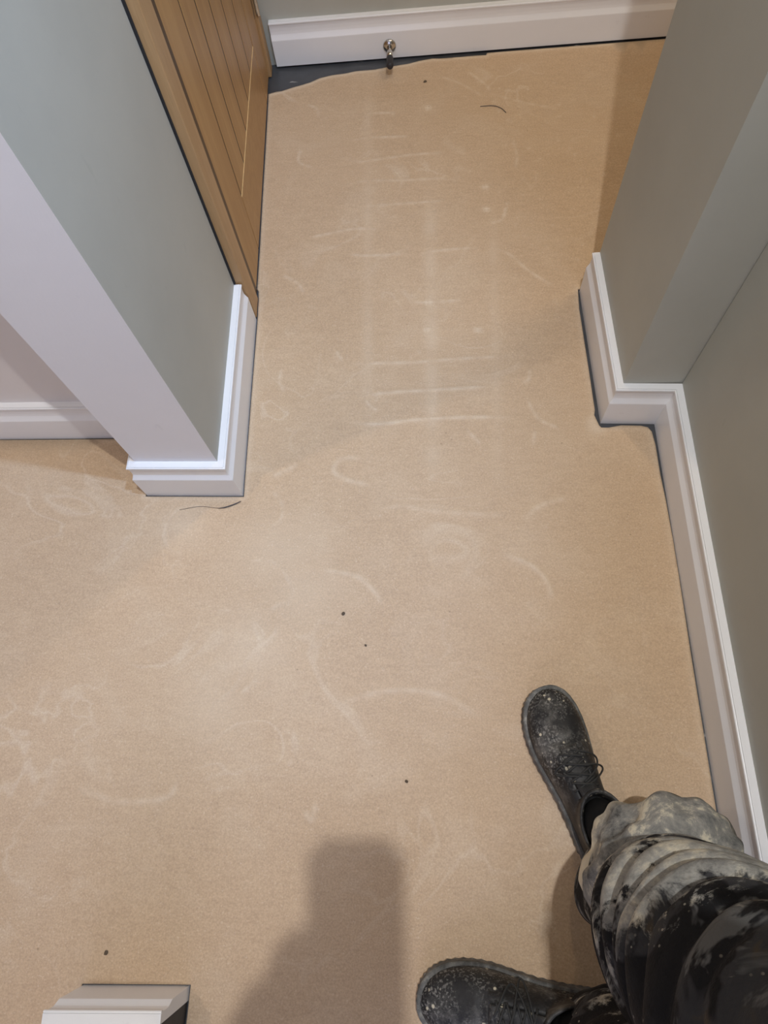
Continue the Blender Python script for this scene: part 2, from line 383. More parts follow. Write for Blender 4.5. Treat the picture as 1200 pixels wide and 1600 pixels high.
# ------------------------------------------------------------------ tan floor board laid over the dark floor
OUT = [(-0.4508, 1.40), (-0.4732, 1.80), (-0.4745, 1.832), (-0.4520, 1.840), (-0.440, 1.842), (-0.426, 1.849), (-0.405, 1.856), (-0.384, 1.862), (-0.357, 1.875), (-0.33, 1.888), (-0.295, 1.900),
       (-0.257, 1.907), (-0.20, 1.914), (-0.146, 1.921), (-0.11, 1.929), (-0.072, 1.935), (-0.045, 1.944), (-0.007, 1.950), (0.075, 1.952), (0.1485, 1.952), (0.150, 1.9625), (0.30, 1.968), (0.64, 1.984),
       (1.69, 2.025), (1.69, 0.96), (0.67, 0.96), (0.67, 1.108), (0.338, 1.108), (0.3365, 1.05), (0.3445, 0.86), (0.3475, 0.775), (0.345, 0.762), (0.349, 0.748), (0.353, 0.736), (0.357, 0.731), (0.372, 0.731),
       (0.40, 0.7370), (0.44, 0.7360), (0.455, 0.732), (0.462, 0.722), (0.466, 0.69), (0.4675, 0.62), (0.4715, 0.56), (0.4745, 0.47), (0.4755, 0.40), (0.4765, 0.25), (0.481, 0.0), (0.492, -0.6), (0.528, -2.55),
       (-2.57, -2.58), (-2.57, 0.71), (-0.73, 0.7145), (-0.6265, 0.714), (-0.6265, 0.572), (-0.408, 0.571), (-0.4095, 0.60), (-0.4255, 1.03), (-0.4297, 1.10), (-0.4325, 1.125), (-0.4365, 1.13), (-0.442, 1.25)]
def densify(p, d):
    o = []
    for i in range(len(p)):
        a = np.array(p[i]); b = np.array(p[(i + 1) % len(p)]); k = max(1, int(np.hypot(*(b - a)) / d))
        for j in range(k): o.append(a + (b - a) * j / k)
    return o
ol = np.array(densify(OUT, 0.02))
far_edge = (ol[:, 1] > 1.83) & (ol[:, 0] < 0.15)
ol[far_edge] += (rng.rand(far_edge.sum(), 2) - 0.5) * 0.004
def inside(px, py, poly):
    r = np.zeros(len(px), bool); j = len(poly) - 1
    for i in range(len(poly)):
        xi, yi = poly[i]; xj, yj = poly[j]
        c = ((yi > py) != (yj > py)); r ^= c & (px < (xj - xi) * (py - yi) / (yj - yi + 1e-12) + xi); j = i
    return r
def grid(x0, x1, y0, y1, s):
    X, Y = np.meshgrid(np.arange(x0, x1, s), np.arange(y0, y1, s)); Y = Y + 0; X = X + (np.arange(X.shape[0]) % 2)[:, None] * s / 2
    return X.ravel(), Y.ravel()
gx, gy = grid(-0.75, 0.5, -0.4, 2.0, 0.0042)
hx, hy = grid(-2.57, 1.69, -2.58, 2.03, 0.05)
k = ~((hx > -0.76) & (hx < 0.51) & (hy > -0.41) & (hy < 2.01)); gx = np.concatenate([gx, hx[k]]); gy = np.concatenate([gy, hy[k]])
# stay a little off the outline
seg_a = ol; seg_b = np.roll(ol, -1, 0)
keep = inside(gx, gy, ol)
def near(px, py, A, B, lim):
    d = np.full(len(px), 1e9)
    for (ax, ay), (bx, by) in zip(A, B):
        m = (px > min(ax, bx) - lim) & (px < max(ax, bx) + lim) & (py > min(ay, by) - lim) & (py < max(ay, by) + lim)
        if not m.any(): continue
        vx, vy = bx - ax, by - ay; t = np.clip(((px[m] - ax) * vx + (py[m] - ay) * vy) / (vx * vx + vy * vy + 1e-12), 0, 1)
        d[m] = np.minimum(d[m], np.hypot(px[m] - ax - t * vx, py[m] - ay - t * vy))
    return d
dd = near(gx, gy, seg_a, seg_b, 0.03)
keep &= dd > 0.003
keep &= ~((gx > -0.60) & (gx < -0.40) & (gy > -0.46) & (gy < -0.305))
nib = np.array(densify([(-0.586, -0.450), (-0.586, -0.3135), (-0.400, -0.3065), (-0.400, -0.443)], 0.02))
gx, gy = gx[keep], gy[keep]
nO, nN = len(ol), len(nib)
pts = [Vector(p) for p in ol] + [Vector(p) for p in nib] + [Vector((a, b)) for a, b in zip(gx, gy)]
edges = [(i, (i + 1) % nO) for i in range(nO)] + [(nO + i, nO + (i + 1) % nN) for i in range(nN)]
cv, ce, cf, *_ = delaunay_2d_cdt(pts, edges, [], 1, 1e-6)
cx = np.array([v.x for v in cv]); cy = np.array([v.y for v in cv])
tri = np.array([tuple(f) for f in cf])
mx = cx[tri].mean(1); my = cy[tri].mean(1)
tri = tri[~((mx > -0.5865) & (mx < -0.3995) & (my > -0.46) & inside(mx, my, nib))]
R1 = [[(-0.198, 1.73), (-0.172, 1.735), (-0.105, 1.733)], [(-0.225, 1.634), (-0.181, 1.64), (-0.068, 1.639)], [(-0.248, 1.569), (-0.221, 1.556), (-0.178, 1.553), (-0.067, 1.569), (0.027, 1.572)], [(-0.23, 1.47), (-0.175, 1.481), (-0.074, 1.478), (0.027, 1.48)], [(-0.197, 1.39), (-0.139, 1.394), (-0.064, 1.397), (0.026, 1.401)], [(-0.316, 1.291), (-0.267, 1.303), (-0.202, 1.316), (-0.144, 1.312)], [(-0.214, 1.233), (-0.166, 1.227), (-0.07, 1.229)], [(-0.042, 1.226), (0.002, 1.235), (0.073, 1.24), (0.112, 1.236)], [(-0.052, 1.081), (-0.014, 1.078), (0.063, 1.083)], [(-0.191, 0.906), (-0.117, 0.908), (-0.043, 0.909), (0.045, 0.916), (0.177, 0.921)], [(-0.165, 0.821), (-0.078, 0.83), (0.001, 0.834), (0.123, 0.84)], [(-0.184, 0.751), (-0.126, 0.747), (-0.041, 0.757), (0.065, 0.762), (0.163, 0.76)], [(0.14, 1.242), (0.182, 1.218), (0.225, 1.167), (0.279, 1.119)], [(-0.36, 1.783), (-0.331, 1.764), (-0.325, 1.732)], [(0.203, 0.807), (0.225, 0.758), (0.268, 0.73)], [(-0.157, 0.812), (-0.142, 0.791), (-0.127, 0.783)], [(0.214, 0.883), (0.209, 0.857), (0.195, 0.849)], [(-0.365, 1.609), (-0.366, 1.561), (-0.324, 1.535)], [(-0.376, 1.172), (-0.337, 1.146), (-0.319, 1.116)], [(-0.355, 0.893), (-0.356, 0.858), (-0.342, 0.832)], [(0.002, 1.881), (0.074, 1.836), (0.135, 1.779)], [(0.093, 1.888), (0.145, 1.824), (0.153, 1.791)], [(0.153, 1.791), (0.239, 1.753), (0.332, 1.722)], [(0.207, 1.613), (0.216, 1.553), (0.21, 1.507)], [(0.18, 1.375), (0.17, 1.332), (0.138, 1.318)], [(-0.23, 0.944), (-0.214, 0.917)], [(0.071, 0.728), (0.098, 0.696)], [(0.216, 0.726), (0.211, 0.695)]]
R2 = [[(-0.156, 0.664), (-0.203, 0.661), (-0.218, 0.633), (-0.191, 0.613), (-0.135, 0.597)], [(-0.115, 0.543), (-0.061, 0.55), (0.001, 0.538), (0.151, 0.529)], [(0.185, 0.524), (0.222, 0.553), (0.275, 0.569)], [(0.139, 0.445), (0.189, 0.425), (0.22, 0.392), (0.23, 0.353)], [(-0.356, 0.588), (-0.328, 0.563), (-0.323, 0.524), (-0.348, 0.499)], [(-0.394, 0.424), (-0.341, 0.429), (-0.303, 0.397), (-0.292, 0.352), (-0.34, 0.321)], [(-0.34, 0.321), (-0.289, 0.343)], [(-0.313, 0.313), (-0.318, 0.274), (-0.365, 0.231), (-0.383, 0.174), (-0.421, 0.141), (-0.43, 0.11)], [(-0.355, 0.223), (-0.343, 0.191), (-0.381, 0.15)], [(-0.493, 0.55), (-0.548, 0.543), (-0.571, 0.499), (-0.558, 0.456), (-0.523, 0.44)], [(-0.242, 0.411), (-0.163, 0.398), (-0.127, 0.371), (-0.104, 0.341)], [(-0.183, 0.146), (-0.087, 0.172), (0.009, 0.167), (0.087, 0.125)], [(-0.659, -0.016), (-0.621, -0.024), (-0.574, -0.035), (-0.487, -0.026), (-0.469, 0.011)], [(-0.435, 0.32), (-0.405, 0.325)], [(-0.234, -0.039), (-0.218, -0.053), (-0.212, -0.024)], [(-0.35, 0.619), (-0.296, 0.649)]]
ridge = np.zeros(len(cx)); wear_and_pale = np.zeros(len(cx))
act = (np.abs(cx) < 1.0)
def stroke(pl, sig, amp, wamp, sub=6):
    P = catmull(pl, sub) if len(pl) > 2 else [np.array(p) for p in pl]
    m = np.zeros(len(cx)); L = 3.2 * sig; arc = np.cumsum([0] + [np.hypot(*(P[i + 1] - P[i])) for i in range(len(P) - 1)]); tot = arc[-1]
    for i in range(len(P) - 1):
        ax, ay = P[i]; bx, by = P[i + 1]
        q = np.where((cx > min(ax, bx) - L) & (cx < max(ax, bx) + L) & (cy > min(ay, by) - L) & (cy < max(ay, by) + L))[0]
        if not len(q): continue
        vx, vy = bx - ax, by - ay; t = np.clip(((cx[q] - ax) * vx + (cy[q] - ay) * vy) / (vx * vx + vy * vy + 1e-12), 0, 1)
        d = np.hypot(cx[q] - ax - t * vx, cy[q] - ay - t * vy)
        s = (arc[i] + t * (arc[i + 1] - arc[i])) / tot
        fade = np.minimum(1, 6 * np.minimum(s, 1 - s) + 0.15) * (0.62 + 0.38 * np.sin(3 + 9 * s + 40 * ax) * np.sin(21 * s + 70 * ay))
        m[q] = np.maximum(m[q], np.exp(-(d / sig) ** 2) * fade)
    ridge[:] = np.maximum(ridge, m * amp); wear_and_pale[:] = np.maximum(wear_and_pale, m * wamp)
for pl in R1: stroke(pl, 0.0041, 0.0010, 0.46)
for pl in R2: stroke(pl, 0.0052, 0.0009, 0.36)
for a, b, s_, wv in (((-0.19, 1.867), (-0.143, 0.628), 0.013, 0.24), ((-0.012, 1.439), (-0.005, 0.612), 0.016, 0.26), ((0.148, 1.387), (0.134, 0.627), 0.012, 0.15)):
    stroke([a, ((a[0] + b[0]) / 2, (a[1] + b[1]) / 2), b], s_, 0.0002, wv)
for c_, s_ in (((-0.018, 1.745), 0.011), ((0.131, 1.443), 0.008), ((0.131, 1.366), 0.009), ((-0.014, 1.078), 0.009), ((-0.017, 0.998), 0.007), ((0.10, 0.995), 0.006)):
    stroke([(c_[0] - 0.010, c_[1]), (c_[0] + 0.010, c_[1] + 0.001)], s_, 0.0008, 0.75)
for i in range(95):                                  # short scuffs, mostly on the far right of the hall
    x = rng.uniform(0.16, 0.55) if i < 70 else rng.uniform(-0.4, 0.4); y = rng.uniform(1.15, 1.9) if i < 70 else rng.uniform(0.0, 1.8)
    a = rng.uniform(0.2, 1.4) if rng.rand() < 0.8 else rng.uniform(0, pi); l = rng.uniform(0.003, 0.011)
    stroke([(x, y), (x + l * math.cos(a), y + l * math.sin(a))], 0.0042, 0.0003, rng.uniform(0.15, 0.42))
for x, y, r in ((-0.33, 0.45, 0.09), (-0.27, 0.36, 0.08), (-0.36, 0.25, 0.09), (-0.42, 0.14, 0.07), (-0.53, 0.50, 0.05)):   # broad pale patches left of centre
    d = np.hypot(cx - x, cy - y); wear_and_pale[:] = np.maximum(wear_and_pale, 0.20 * np.exp(-(d / r) ** 2))
bd = near(cx, cy, seg_a, seg_b, 0.03)
edge = np.exp(-(np.minimum(bd, 1) / 0.010) ** 2)
wear_and_pale[:] = np.maximum(wear_and_pale, (0.22 + 0.35 * (cy > 1.83)) * edge)
cornerd = np.hypot(cx - 0.352, cy - 0.742)
wear_and_pale[:] = np.maximum(wear_and_pale, 0.4 * np.exp(-((cornerd - 0.012) / 0.014) ** 2))
und = 0.0006 * (np.sin(cx * 9 + 1.3 * np.sin(cy * 5)) + np.sin(cy * 11 + np.cos(cx * 7)))
cz = 0.0045 + und + ridge + 0.0022 * np.exp(-(cornerd / 0.03) ** 2)
cz = np.maximum(cz, 0.0030)
V = np.stack([cx, cy, cz], 1)
# open edges get a rim down to the floor so the board has a thickness
from collections import Counter
cnt = Counter(); 
for a, b, c in tri:
    for e in ((a, b), (b, c), (c, a)): cnt[(min(e), max(e))] += 1
be = [(a, b) for t in tri for a, b in ((t[0], t[1]), (t[1], t[2]), (t[2], t[0])) if cnt[(min(a, b), max(a, b))] == 1]
low = {}; VV = V.tolist(); FF = [tuple(int(i) for i in t) for t in tri]
for a, b in be:
    for q in (a, b):
        if q not in low: low[q] = len(VV); VV.append([V[q][0], V[q][1], 0.0004])
    FF.append((int(b), int(a), low[a], low[b]))
sheet = mesh('floor_board', VV, FF, M_sheet, None, True)
at = sheet.data.attributes.new('wear_and_pale', 'FLOAT', 'POINT')
at.data.foreach_set('value', np.concatenate([np.clip(wear_and_pale, 0, 1), np.zeros(len(VV) - len(wear_and_pale))]).astype(np.float32))
tag(sheet, 'thin tan protective floor board with a torn far edge covering the dark hall floor', 'floor covering')

# ------------------------------------------------------------------ chrome door stop on the far skirting
ds = empty('door_stop', (-0.128, 1.9575, 0.043), 0.0415)
tag(ds, 'chrome door stop with black rubber tip fixed to the far skirting board', 'door stop')
def yrev(prof, n=24):
    V = []; F = []
    for y, r in prof:
        for k in range(n): V.append((r * math.cos(2 * pi * k / n), y, r * math.sin(2 * pi * k / n)))
    for i in range(len(prof) - 1):
        for k in range(n): F.append((i * n + k, i * n + (k + 1) % n, (i + 1) * n + (k + 1) % n, (i + 1) * n + k))
    F.append(tuple(range(n))); F.append(tuple(range((len(prof) - 1) * n, len(prof) * n)))
    return V, F
fix(mesh('base_plate', *yrev([(-0.0005, 0.0185), (-0.003, 0.0185), (-0.0055, 0.0165), (-0.0075, 0.0115), (-0.009, 0.0085)]), M_chrome, ds, True))
fix(mesh('post', *yrev([(-0.009, 0.0078), (-0.052, 0.0078)]), M_chrome, ds, True))
fix(mesh('rubber_tip', *yrev([(-0.052, 0.0088), (-0.054, 0.0094), (-0.087, 0.0094), (-0.0905, 0.0080), (-0.0915, 0.004)]), M_rubber, ds, True))

# ------------------------------------------------------------------ crumbs and threads on the board
M_crumb = mat_simple('dark_crumb', (0.10, 0.07, 0.042), 0.8); M_thread = mat_simple('dark_thread', (0.07, 0.06, 0.06), 0.6)
def crumb(x, y, r, label):
    V, F = ellipsoid((0, 0, 0), (r, r * 1.25, r * 0.6), n=8, m=6)
    V = [v * (1 + 0.35 * noise.noise(v * 400 + Vector((x, y, 0)) * 50)) for v in V]
    o = mesh('floor_crumb', V, F, M_crumb, None, True); o.location = (x, y, 0.0052 + r * 0.25); o.scale.z = 0.55; o.rotation_euler.z = x * 40
    tag(o, label, 'crumb', 'dark crumbs on the floor board')
crumb(-0.05, 0.014, 0.0028, 'small black crumb on the tan board just above the phone shadow')
crumb(-0.18, 0.318, 0.0034, 'largest brown crumb on the tan board in the middle of the floor')
crumb(-0.133, 0.256, 0.0021, 'tiny brown crumb below the largest crumb in the middle of the floor')
crumb(-0.552, -0.268, 0.0034, 'dark brown crumb on the tan board by the skirting stub')
crumb(-0.027, 1.853, 0.0042, 'brown crumb on the tan board near the door stop')
V, F = tube_arrays([tuple(p) for p in catmull([(-0.545, 0.540, 0.0062), (-0.50, 0.548, 0.0062), (-0.457, 0.544, 0.0064), (-0.43, 0.551, 0.0072), (-0.412, 0.559, 0.009)], 5)], [0.0004] * 10 + [0.0008, 0.0011, 0.0013, 0.0014, 0.0014, 0.0013, 0.0013, 0.0012, 0.001, 0.0009, 0.0006], 6)
tag(mesh('loose_thread', V, F, M_thread), 'dark loose sliver of thread on the board below the white pillar skirting', 'thread')
V, F = tube_arrays([tuple(p) for p in catmull([(0.125, 1.741, 0.0064), (0.16, 1.7395, 0.008), (0.182, 1.728, 0.0075), (0.194, 1.712, 0.0064)], 5)], 0.0009, 6)
tag(mesh('loose_thread', V, F, M_thread), 'short curved dark thread on the board near the far skirting', 'thread')

# ------------------------------------------------------------------ the person taking the picture
man = empty('person', (0.30, -0.22, 0.0045))
tag(man, 'person in plaster-smeared dark camouflage trousers and black work boots standing at lower right', 'person')
inv = Matrix.Translation(-Vector(man.location))
def own(o, parent=man):
    o.parent = parent
    if parent is man: o.matrix_parent_inverse = inv
    return o
CAMP = Vector((0, 0, CAM_H))
def cw(x, y, z): return CAMP + CR @ Vector((x, y, z))        # hands are posed around the phone they hold

# phone: lens side faces down the hall, screen faces the person
px0, py0 = 0.029, -0.058
bm = bmesh.new()
bmesh.ops.create_cube(bm, size=1.0)
for v in bm.verts: v.co = Vector((v.co.x * 0.077, v.co.y * 0.158, v.co.z * 0.0085))
bmesh.ops.bevel(bm, geom=[e for e in bm.edges if abs((e.verts[0].co - e.verts[1].co).z) > 0.005], offset=0.010, segments=4, affect='EDGES')
bmesh.ops.bevel(bm, geom=[e for e in bm.edges if len(e.link_faces) == 2 and e.calc_face_angle() > 1.2], offset=0.0015, segments=2, affect='EDGES')
me = bpy.data.meshes.new('phone'); bm.to_mesh(me); bm.free()
phone = link('phone', me, M_phone); phone.matrix_world = Matrix.Translation(cw(px0, py0, 0.0115)) @ CR.to_4x4()
tag(phone, 'dark smartphone held in one hand whose shadow falls on the board', 'phone')

def finger(pts, r):
    P = [tuple(p) for p in catmull(pts, 4)]; n = len(P)
    rr = [r * (1.0 - 0.28 * i / (n - 1)) for i in range(n)]
    V, F = tube_arrays(P, rr, 10)
    return merge((V, F), ellipsoid(P[-1], (rr[-1],) * 3, n=10, m=8), ellipsoid(P[0], (rr[0],) * 3, n=10, m=8))
def hand(sg):
    """sg=-1 left edge of the phone, +1 right edge; fingers lie behind the phone, thumb over the screen side."""
    ex = px0 + sg * 0.0385; dy = -0.062
    A = []
    palm = [cw(ex + sg * 0.040, dy - 0.095, 0.032), cw(ex + sg * 0.034, dy - 0.065, 0.022), cw(ex + sg * 0.026, dy - 0.035, 0.008)]
    A.append(tube_arrays(palm, [(0.022, 0.028), (0.017, 0.031), (0.012, 0.020)], 14))
    for i, (yy, ln_) in enumerate(((0.002, 0.060), (-0.019, 0.068), (-0.040, 0.063), (-0.060, 0.050))):
        b = dy + yy
        A.append(finger([cw(ex + sg * 0.026, b - 0.028, 0.010), cw(ex + sg * 0.014, b - 0.008, -0.004), cw(ex - sg * ln_ * 0.45, b, -0.0035), cw(ex - sg * ln_ * 0.85, b - 0.002, -0.0035)], 0.0088))
    A.append(finger([cw(ex + sg * 0.026, dy - 0.075, 0.030), cw(ex + sg * 0.022, dy - 0.040, 0.032), cw(ex + sg * 0.004, dy - 0.016, 0.0295), cw(ex - sg * 0.016, dy - 0.004, 0.026)], 0.0105))
    return merge(*A), cw(ex + sg * 0.040, dy - 0.125, 0.040)
HL, WL = hand(-1)
# the other hand hovers beside the phone, relaxed, palm down, fingers slightly curled
WR = Vector((0.305, -0.105, 1.170)); KN = Vector((0.222, -0.070, 1.180)); DR = (KN - WR).normalized(); SD = Vector((-DR.y, DR.x, 0)).normalized(); DN = Vector((0, 0, -1))
A = [tube_arrays([WR, WR.lerp(KN, 0.5), KN], [(0.020, 0.028), (0.016, 0.040), (0.013, 0.041)], 14)]
for q_, ln_ in ((-1.5, 0.064), (-0.5, 0.072), (0.5, 0.069), (1.5, 0.058)):
    b_ = KN + SD * (q_ * 0.0195) - DR * abs(q_) * 0.004
    A.append(finger([b_ - DR * 0.012, b_ + DR * ln_ * 0.45 + DN * 0.002, b_ + DR * ln_ * 0.66 + DN * 0.022, b_ + DR * ln_ * 0.50 + DN * 0.042], 0.0088))
tb = WR + DR * 0.030 - SD * 0.028
A.append(finger([tb, tb + DR * 0.026 - SD * 0.018 + DN * 0.010, tb + DR * 0.052 - SD * 0.024 + DN * 0.018, tb + DR * 0.070 - SD * 0.018 + DN * 0.022], 0.0105))
HR = merge(*A)
F0 = Vector((-0.6, 0.8, 0)); R0 = Vector((0.8, 0.6, 0))
pel = Vector((0.300, -0.335, 0.93)); chest = Vector((0.245, -0.40, 1.30)); neck = Vector((0.215, -0.37, 1.46)); headc = Vector((0.185, -0.315, 1.60))
shL = chest + Vector((0, 0, 0.10)) - R0 * 0.185; shR = chest + Vector((0, 0, 0.10)) + R0 * 0.175
elL = Vector((0.00, -0.45, 1.10)); elR = Vector((0.405, -0.215, 1.09))
hipL = Vector((0.245, -0.40, 0.88)); hipR = Vector((0.345, -0.275, 0.88))
legR = [hipR, Vector((0.308, -0.195, 0.58)), Vector((0.312, -0.170, 0.42)), Vector((0.318, -0.148, 0.27)), Vector((0.284, -0.095, 0.08))]
legL = [hipL, Vector((0.235, -0.375, 0.55)), Vector((0.235, -0.355, 0.42)), Vector((0.238, -0.335, 0.25)), Vector((0.238, -0.318, 0.08))]
HM = Matrix(((R0.x, F0.x, 0), (R0.y, F0.y, 0), (0, 0, 1))) @ Matrix.Rotation(math.radians(-38), 3, 'X')
def hp(x, y, z): return headc + HM @ Vector((x, y, z))
parts = [HL, HR,
    tube_arrays([WL + (HLd := (elL - WL)) * -0.15, WL, WL + HLd * 0.35, elL], [(0.020, 0.030), (0.022, 0.029), 0.036, 0.043], 14),
    tube_arrays([WR + (HRd := (elR - WR)) * -0.06, WR, WR + HRd * 0.35, elR], [(0.020, 0.030), (0.022, 0.029), 0.036, 0.043], 14),
    tube_arrays([elL, (elL + shL) / 2, shL], [0.042, 0.048, 0.056], 14), tube_arrays([elR, (elR + shR) / 2, shR], [0.042, 0.048, 0.056], 14),
    ellipsoid(elL, (0.043,) * 3), ellipsoid(elR, (0.043,) * 3), ellipsoid(shL, (0.062,) * 3), ellipsoid(shR, (0.062,) * 3),
    tube_arrays([pel + Vector((0, 0, -0.08)), pel, pel.lerp(chest, 0.45), chest, chest + Vector((0, 0, 0.10)), neck], [0.12, 0.135, 0.125, 0.145, 0.12, 0.055], 20),
    tube_arrays([shL, chest + Vector((0, 0, 0.11)), shR], [0.058, 0.085, 0.058], 14),
    tube_arrays([neck - Vector((0, 0, 0.03)), headc], [0.058, 0.050], 14),
    ellipsoid(hp(0, -0.012, 0.028), (0.076, 0.096, 0.098), HM), ellipsoid(hp(0, 0.030, -0.045), (0.056, 0.062, 0.072), HM),
    ellipsoid(hp(0, 0.098, -0.022), (0.014, 0.020, 0.026), HM, 12, 8), ellipsoid(hp(0, 0.086, -0.058), (0.024, 0.010, 0.006), HM, 12, 8), ellipsoid(hp(0, 0.084, -0.070), (0.021, 0.010, 0.006), HM, 12, 8),
    ellipsoid(hp(0, 0.078, -0.098), (0.026, 0.018, 0.018), HM, 12, 8),
    ellipsoid(hp(0.077, -0.01, -0.005), (0.010, 0.020, 0.032), HM, 12, 8), ellipsoid(hp(-0.077, -0.01, -0.005), (0.010, 0.020, 0.032), HM, 12, 8)]
for lg in (legR, legL):
    parts.append(tube_arrays(lg, [0.085, 0.058, 0.050, 0.042, 0.030], 14))
own(remeshed('body', merge(*parts), 0.0045, M_skin, None, 5))
for sx in (-1, 1):
    own(mesh('eye', *ellipsoid(hp(sx * 0.030, 0.0655, 0.002), (0.0125,) * 3, n=14, m=10), M_eye, None, True))
    own(mesh('iris', *ellipsoid(hp(sx * 0.030, 0.0745, 0.0), (0.0050,) * 3, n=12, m=8), M_hair, None, True))
own(remeshed('hair', merge(ellipsoid(hp(0, -0.022, 0.045), (0.083, 0.098, 0.090), HM), ellipsoid(hp(0, -0.055, 0.0), (0.074, 0.060, 0.075), HM)), 0.006, M_hair, None, 2))
def jf(VF, a):
    return [v + Vector((1, 0.4, 0.2)).normalized() * 0.004 * noise.noise(v * 14) for v in VF[0]], VF[1]
jk = merge(tube_arrays([pel + Vector((0, 0, -0.17)), pel + Vector((0, 0, -0.07)), pel + Vector((0, 0, 0.05)), pel.lerp(chest, 0.5), chest, chest + Vector((0, 0, 0.11)), neck - Vector((0, 0, 0.01))], [0.182, 0.178, 0.166, 0.16, 0.172, 0.145, 0.072], 24),
    tube_arrays([shL, (elL + shL) / 2, elL], [0.078, 0.066, 0.060], 16), tube_arrays([shR, (elR + shR) / 2, elR], [0.078, 0.066, 0.060], 16),
    tube_arrays([elL, WL.lerp(elL, 0.16)], [0.060, 0.044], 16), tube_arrays([elR, WR.lerp(elR, 0.16)], [0.060, 0.044], 16),
    ellipsoid(elL, (0.061,) * 3), ellipsoid(elR, (0.061,) * 3), ellipsoid(shL, (0.08,) * 3), ellipsoid(shR, (0.08,) * 3), tube_arrays([shL, chest + Vector((0, 0, 0.11)), shR], [0.078, 0.11, 0.078], 16))
own(remeshed('jacket', jf(jk, 0), 0.008, M_jacket, None, 3))

# trousers: two legs lofted ring by ring with gathered folds, closed by the seat
def interp(tab, z):
    zs = [t[0] for t in tab]
    return [float(np.interp(z, zs, [t[i] for t in tab])) for i in range(1, len(tab[0]))]
def smoothstep(a, b, x): t = min(1, max(0, (x - a) / (b - a))); return t * t * (3 - 2 * t)   # also falls when b < a
def leg_loft(tab, fold_dir, amp, seed, nz=170, nt=132):
    V = []; D = []; F = []
    z0, z1 = tab[0][0], tab[-1][0]
    for i in range(nz):
        z = z0 + (z1 - z0) * i / (nz - 1)
        cx_, cy_, r = interp(tab, z)
        for k in range(nt):
            th = 2 * pi * k / nt; c, s_ = math.cos(th), math.sin(th)
            p = Vector((c * 0.11, s_ * 0.11, z)); off = Vector((seed, seed * 2, 0))
            tilt = 0.034 * math.cos(th - fold_dir)
            u = (z + tilt + 0.024 * noise.noise(p * 7 + off) + 0.010 * noise.noise(p * 18 + off)) / 0.047
            tri_ = abs((u % 1.0) * 2 - 1)                       # 0 in the trough, 1 on the crest
            crest = 1 - (1 - tri_) ** 2.2 if tri_ > 0 else 0
            am = amp * smoothstep(0.10, 0.2, z) * (1 - 0.75 * smoothstep(0.42, 0.66, z)) * (0.55 + 0.6 * max(-0.3, math.cos(th - fold_dir))) * (0.65 + 0.7 * noise.noise(p * 9 + off * 3))
            big = 0.016 * noise.noise(p * 6.0 + off) + 0.008 * noise.noise(p * 14 + off)
            rr = r + am * (crest - 0.55) + big
            V.append(Vector((cx_ + c * rr, cy_ + s_ * rr, z)))
            side = 0.5 + 0.5 * math.cos(th - 0.9)
            d = (0.20 + 0.44 * crest * (0.35 + 0.65 * side)) * (1 - 0.62 * smoothstep(0.48, 0.58, z)) + 0.34 * max(0, math.cos(th - 1.5)) * smoothstep(0.36, 0.42, z) * (1 - smoothstep(0.56, 0.66, z))
            D.append(max(0, min(1, d)))
    for i in range(nz - 1):
        for k in range(nt):
            F.append((i * nt + k, i * nt + (k + 1) % nt, (i + 1) * nt + (k + 1) % nt, (i + 1) * nt + k))
    return V, F, D
TR = [(0.075, 0.300, -0.130, 0.078), (0.16, 0.306, -0.130, 0.080), (0.22, 0.318, -0.140, 0.084), (0.27, 0.322, -0.148, 0.098), (0.34, 0.318, -0.160, 0.108), (0.42, 0.311, -0.168, 0.114), (0.52, 0.306, -0.180, 0.118), (0.65, 0.315, -0.205, 0.116), (0.80, 0.335, -0.255, 0.118), (0.92, 0.340, -0.290, 0.120)]
TL = [(0.075, 0.250, -0.330, 0.074), (0.16, 0.252, -0.333, 0.080), (0.30, 0.250, -0.345, 0.092), (0.45, 0.245, -0.360, 0.094), (0.60, 0.245, -0.378, 0.104), (0.80, 0.250, -0.400, 0.115), (0.92, 0.262, -0.400, 0.120)]
a = leg_loft(TR, math.radians(128), 0.030, 3.1); b = leg_loft(TL, math.radians(170), 0.014, 8.3, 110, 96)
c = tube_arrays([pel + Vector((0, 0, -0.09)), pel + Vector((0, 0, 0.0)), pel + Vector((0, 0, 0.08))], [0.135, 0.155, 0.150], 28)
V, F = merge((a[0], a[1]), (b[0], b[1]), c)
tro = mesh('trousers', V, F, M_trousers, None, True)
at = tro.data.attributes.new('dirt', 'FLOAT', 'POINT'); at.data.foreach_set('value', np.array(a[2] + [v * 0.7 for v in b[2]] + [0.1] * len(c[0]), dtype=np.float32))
own(tro)

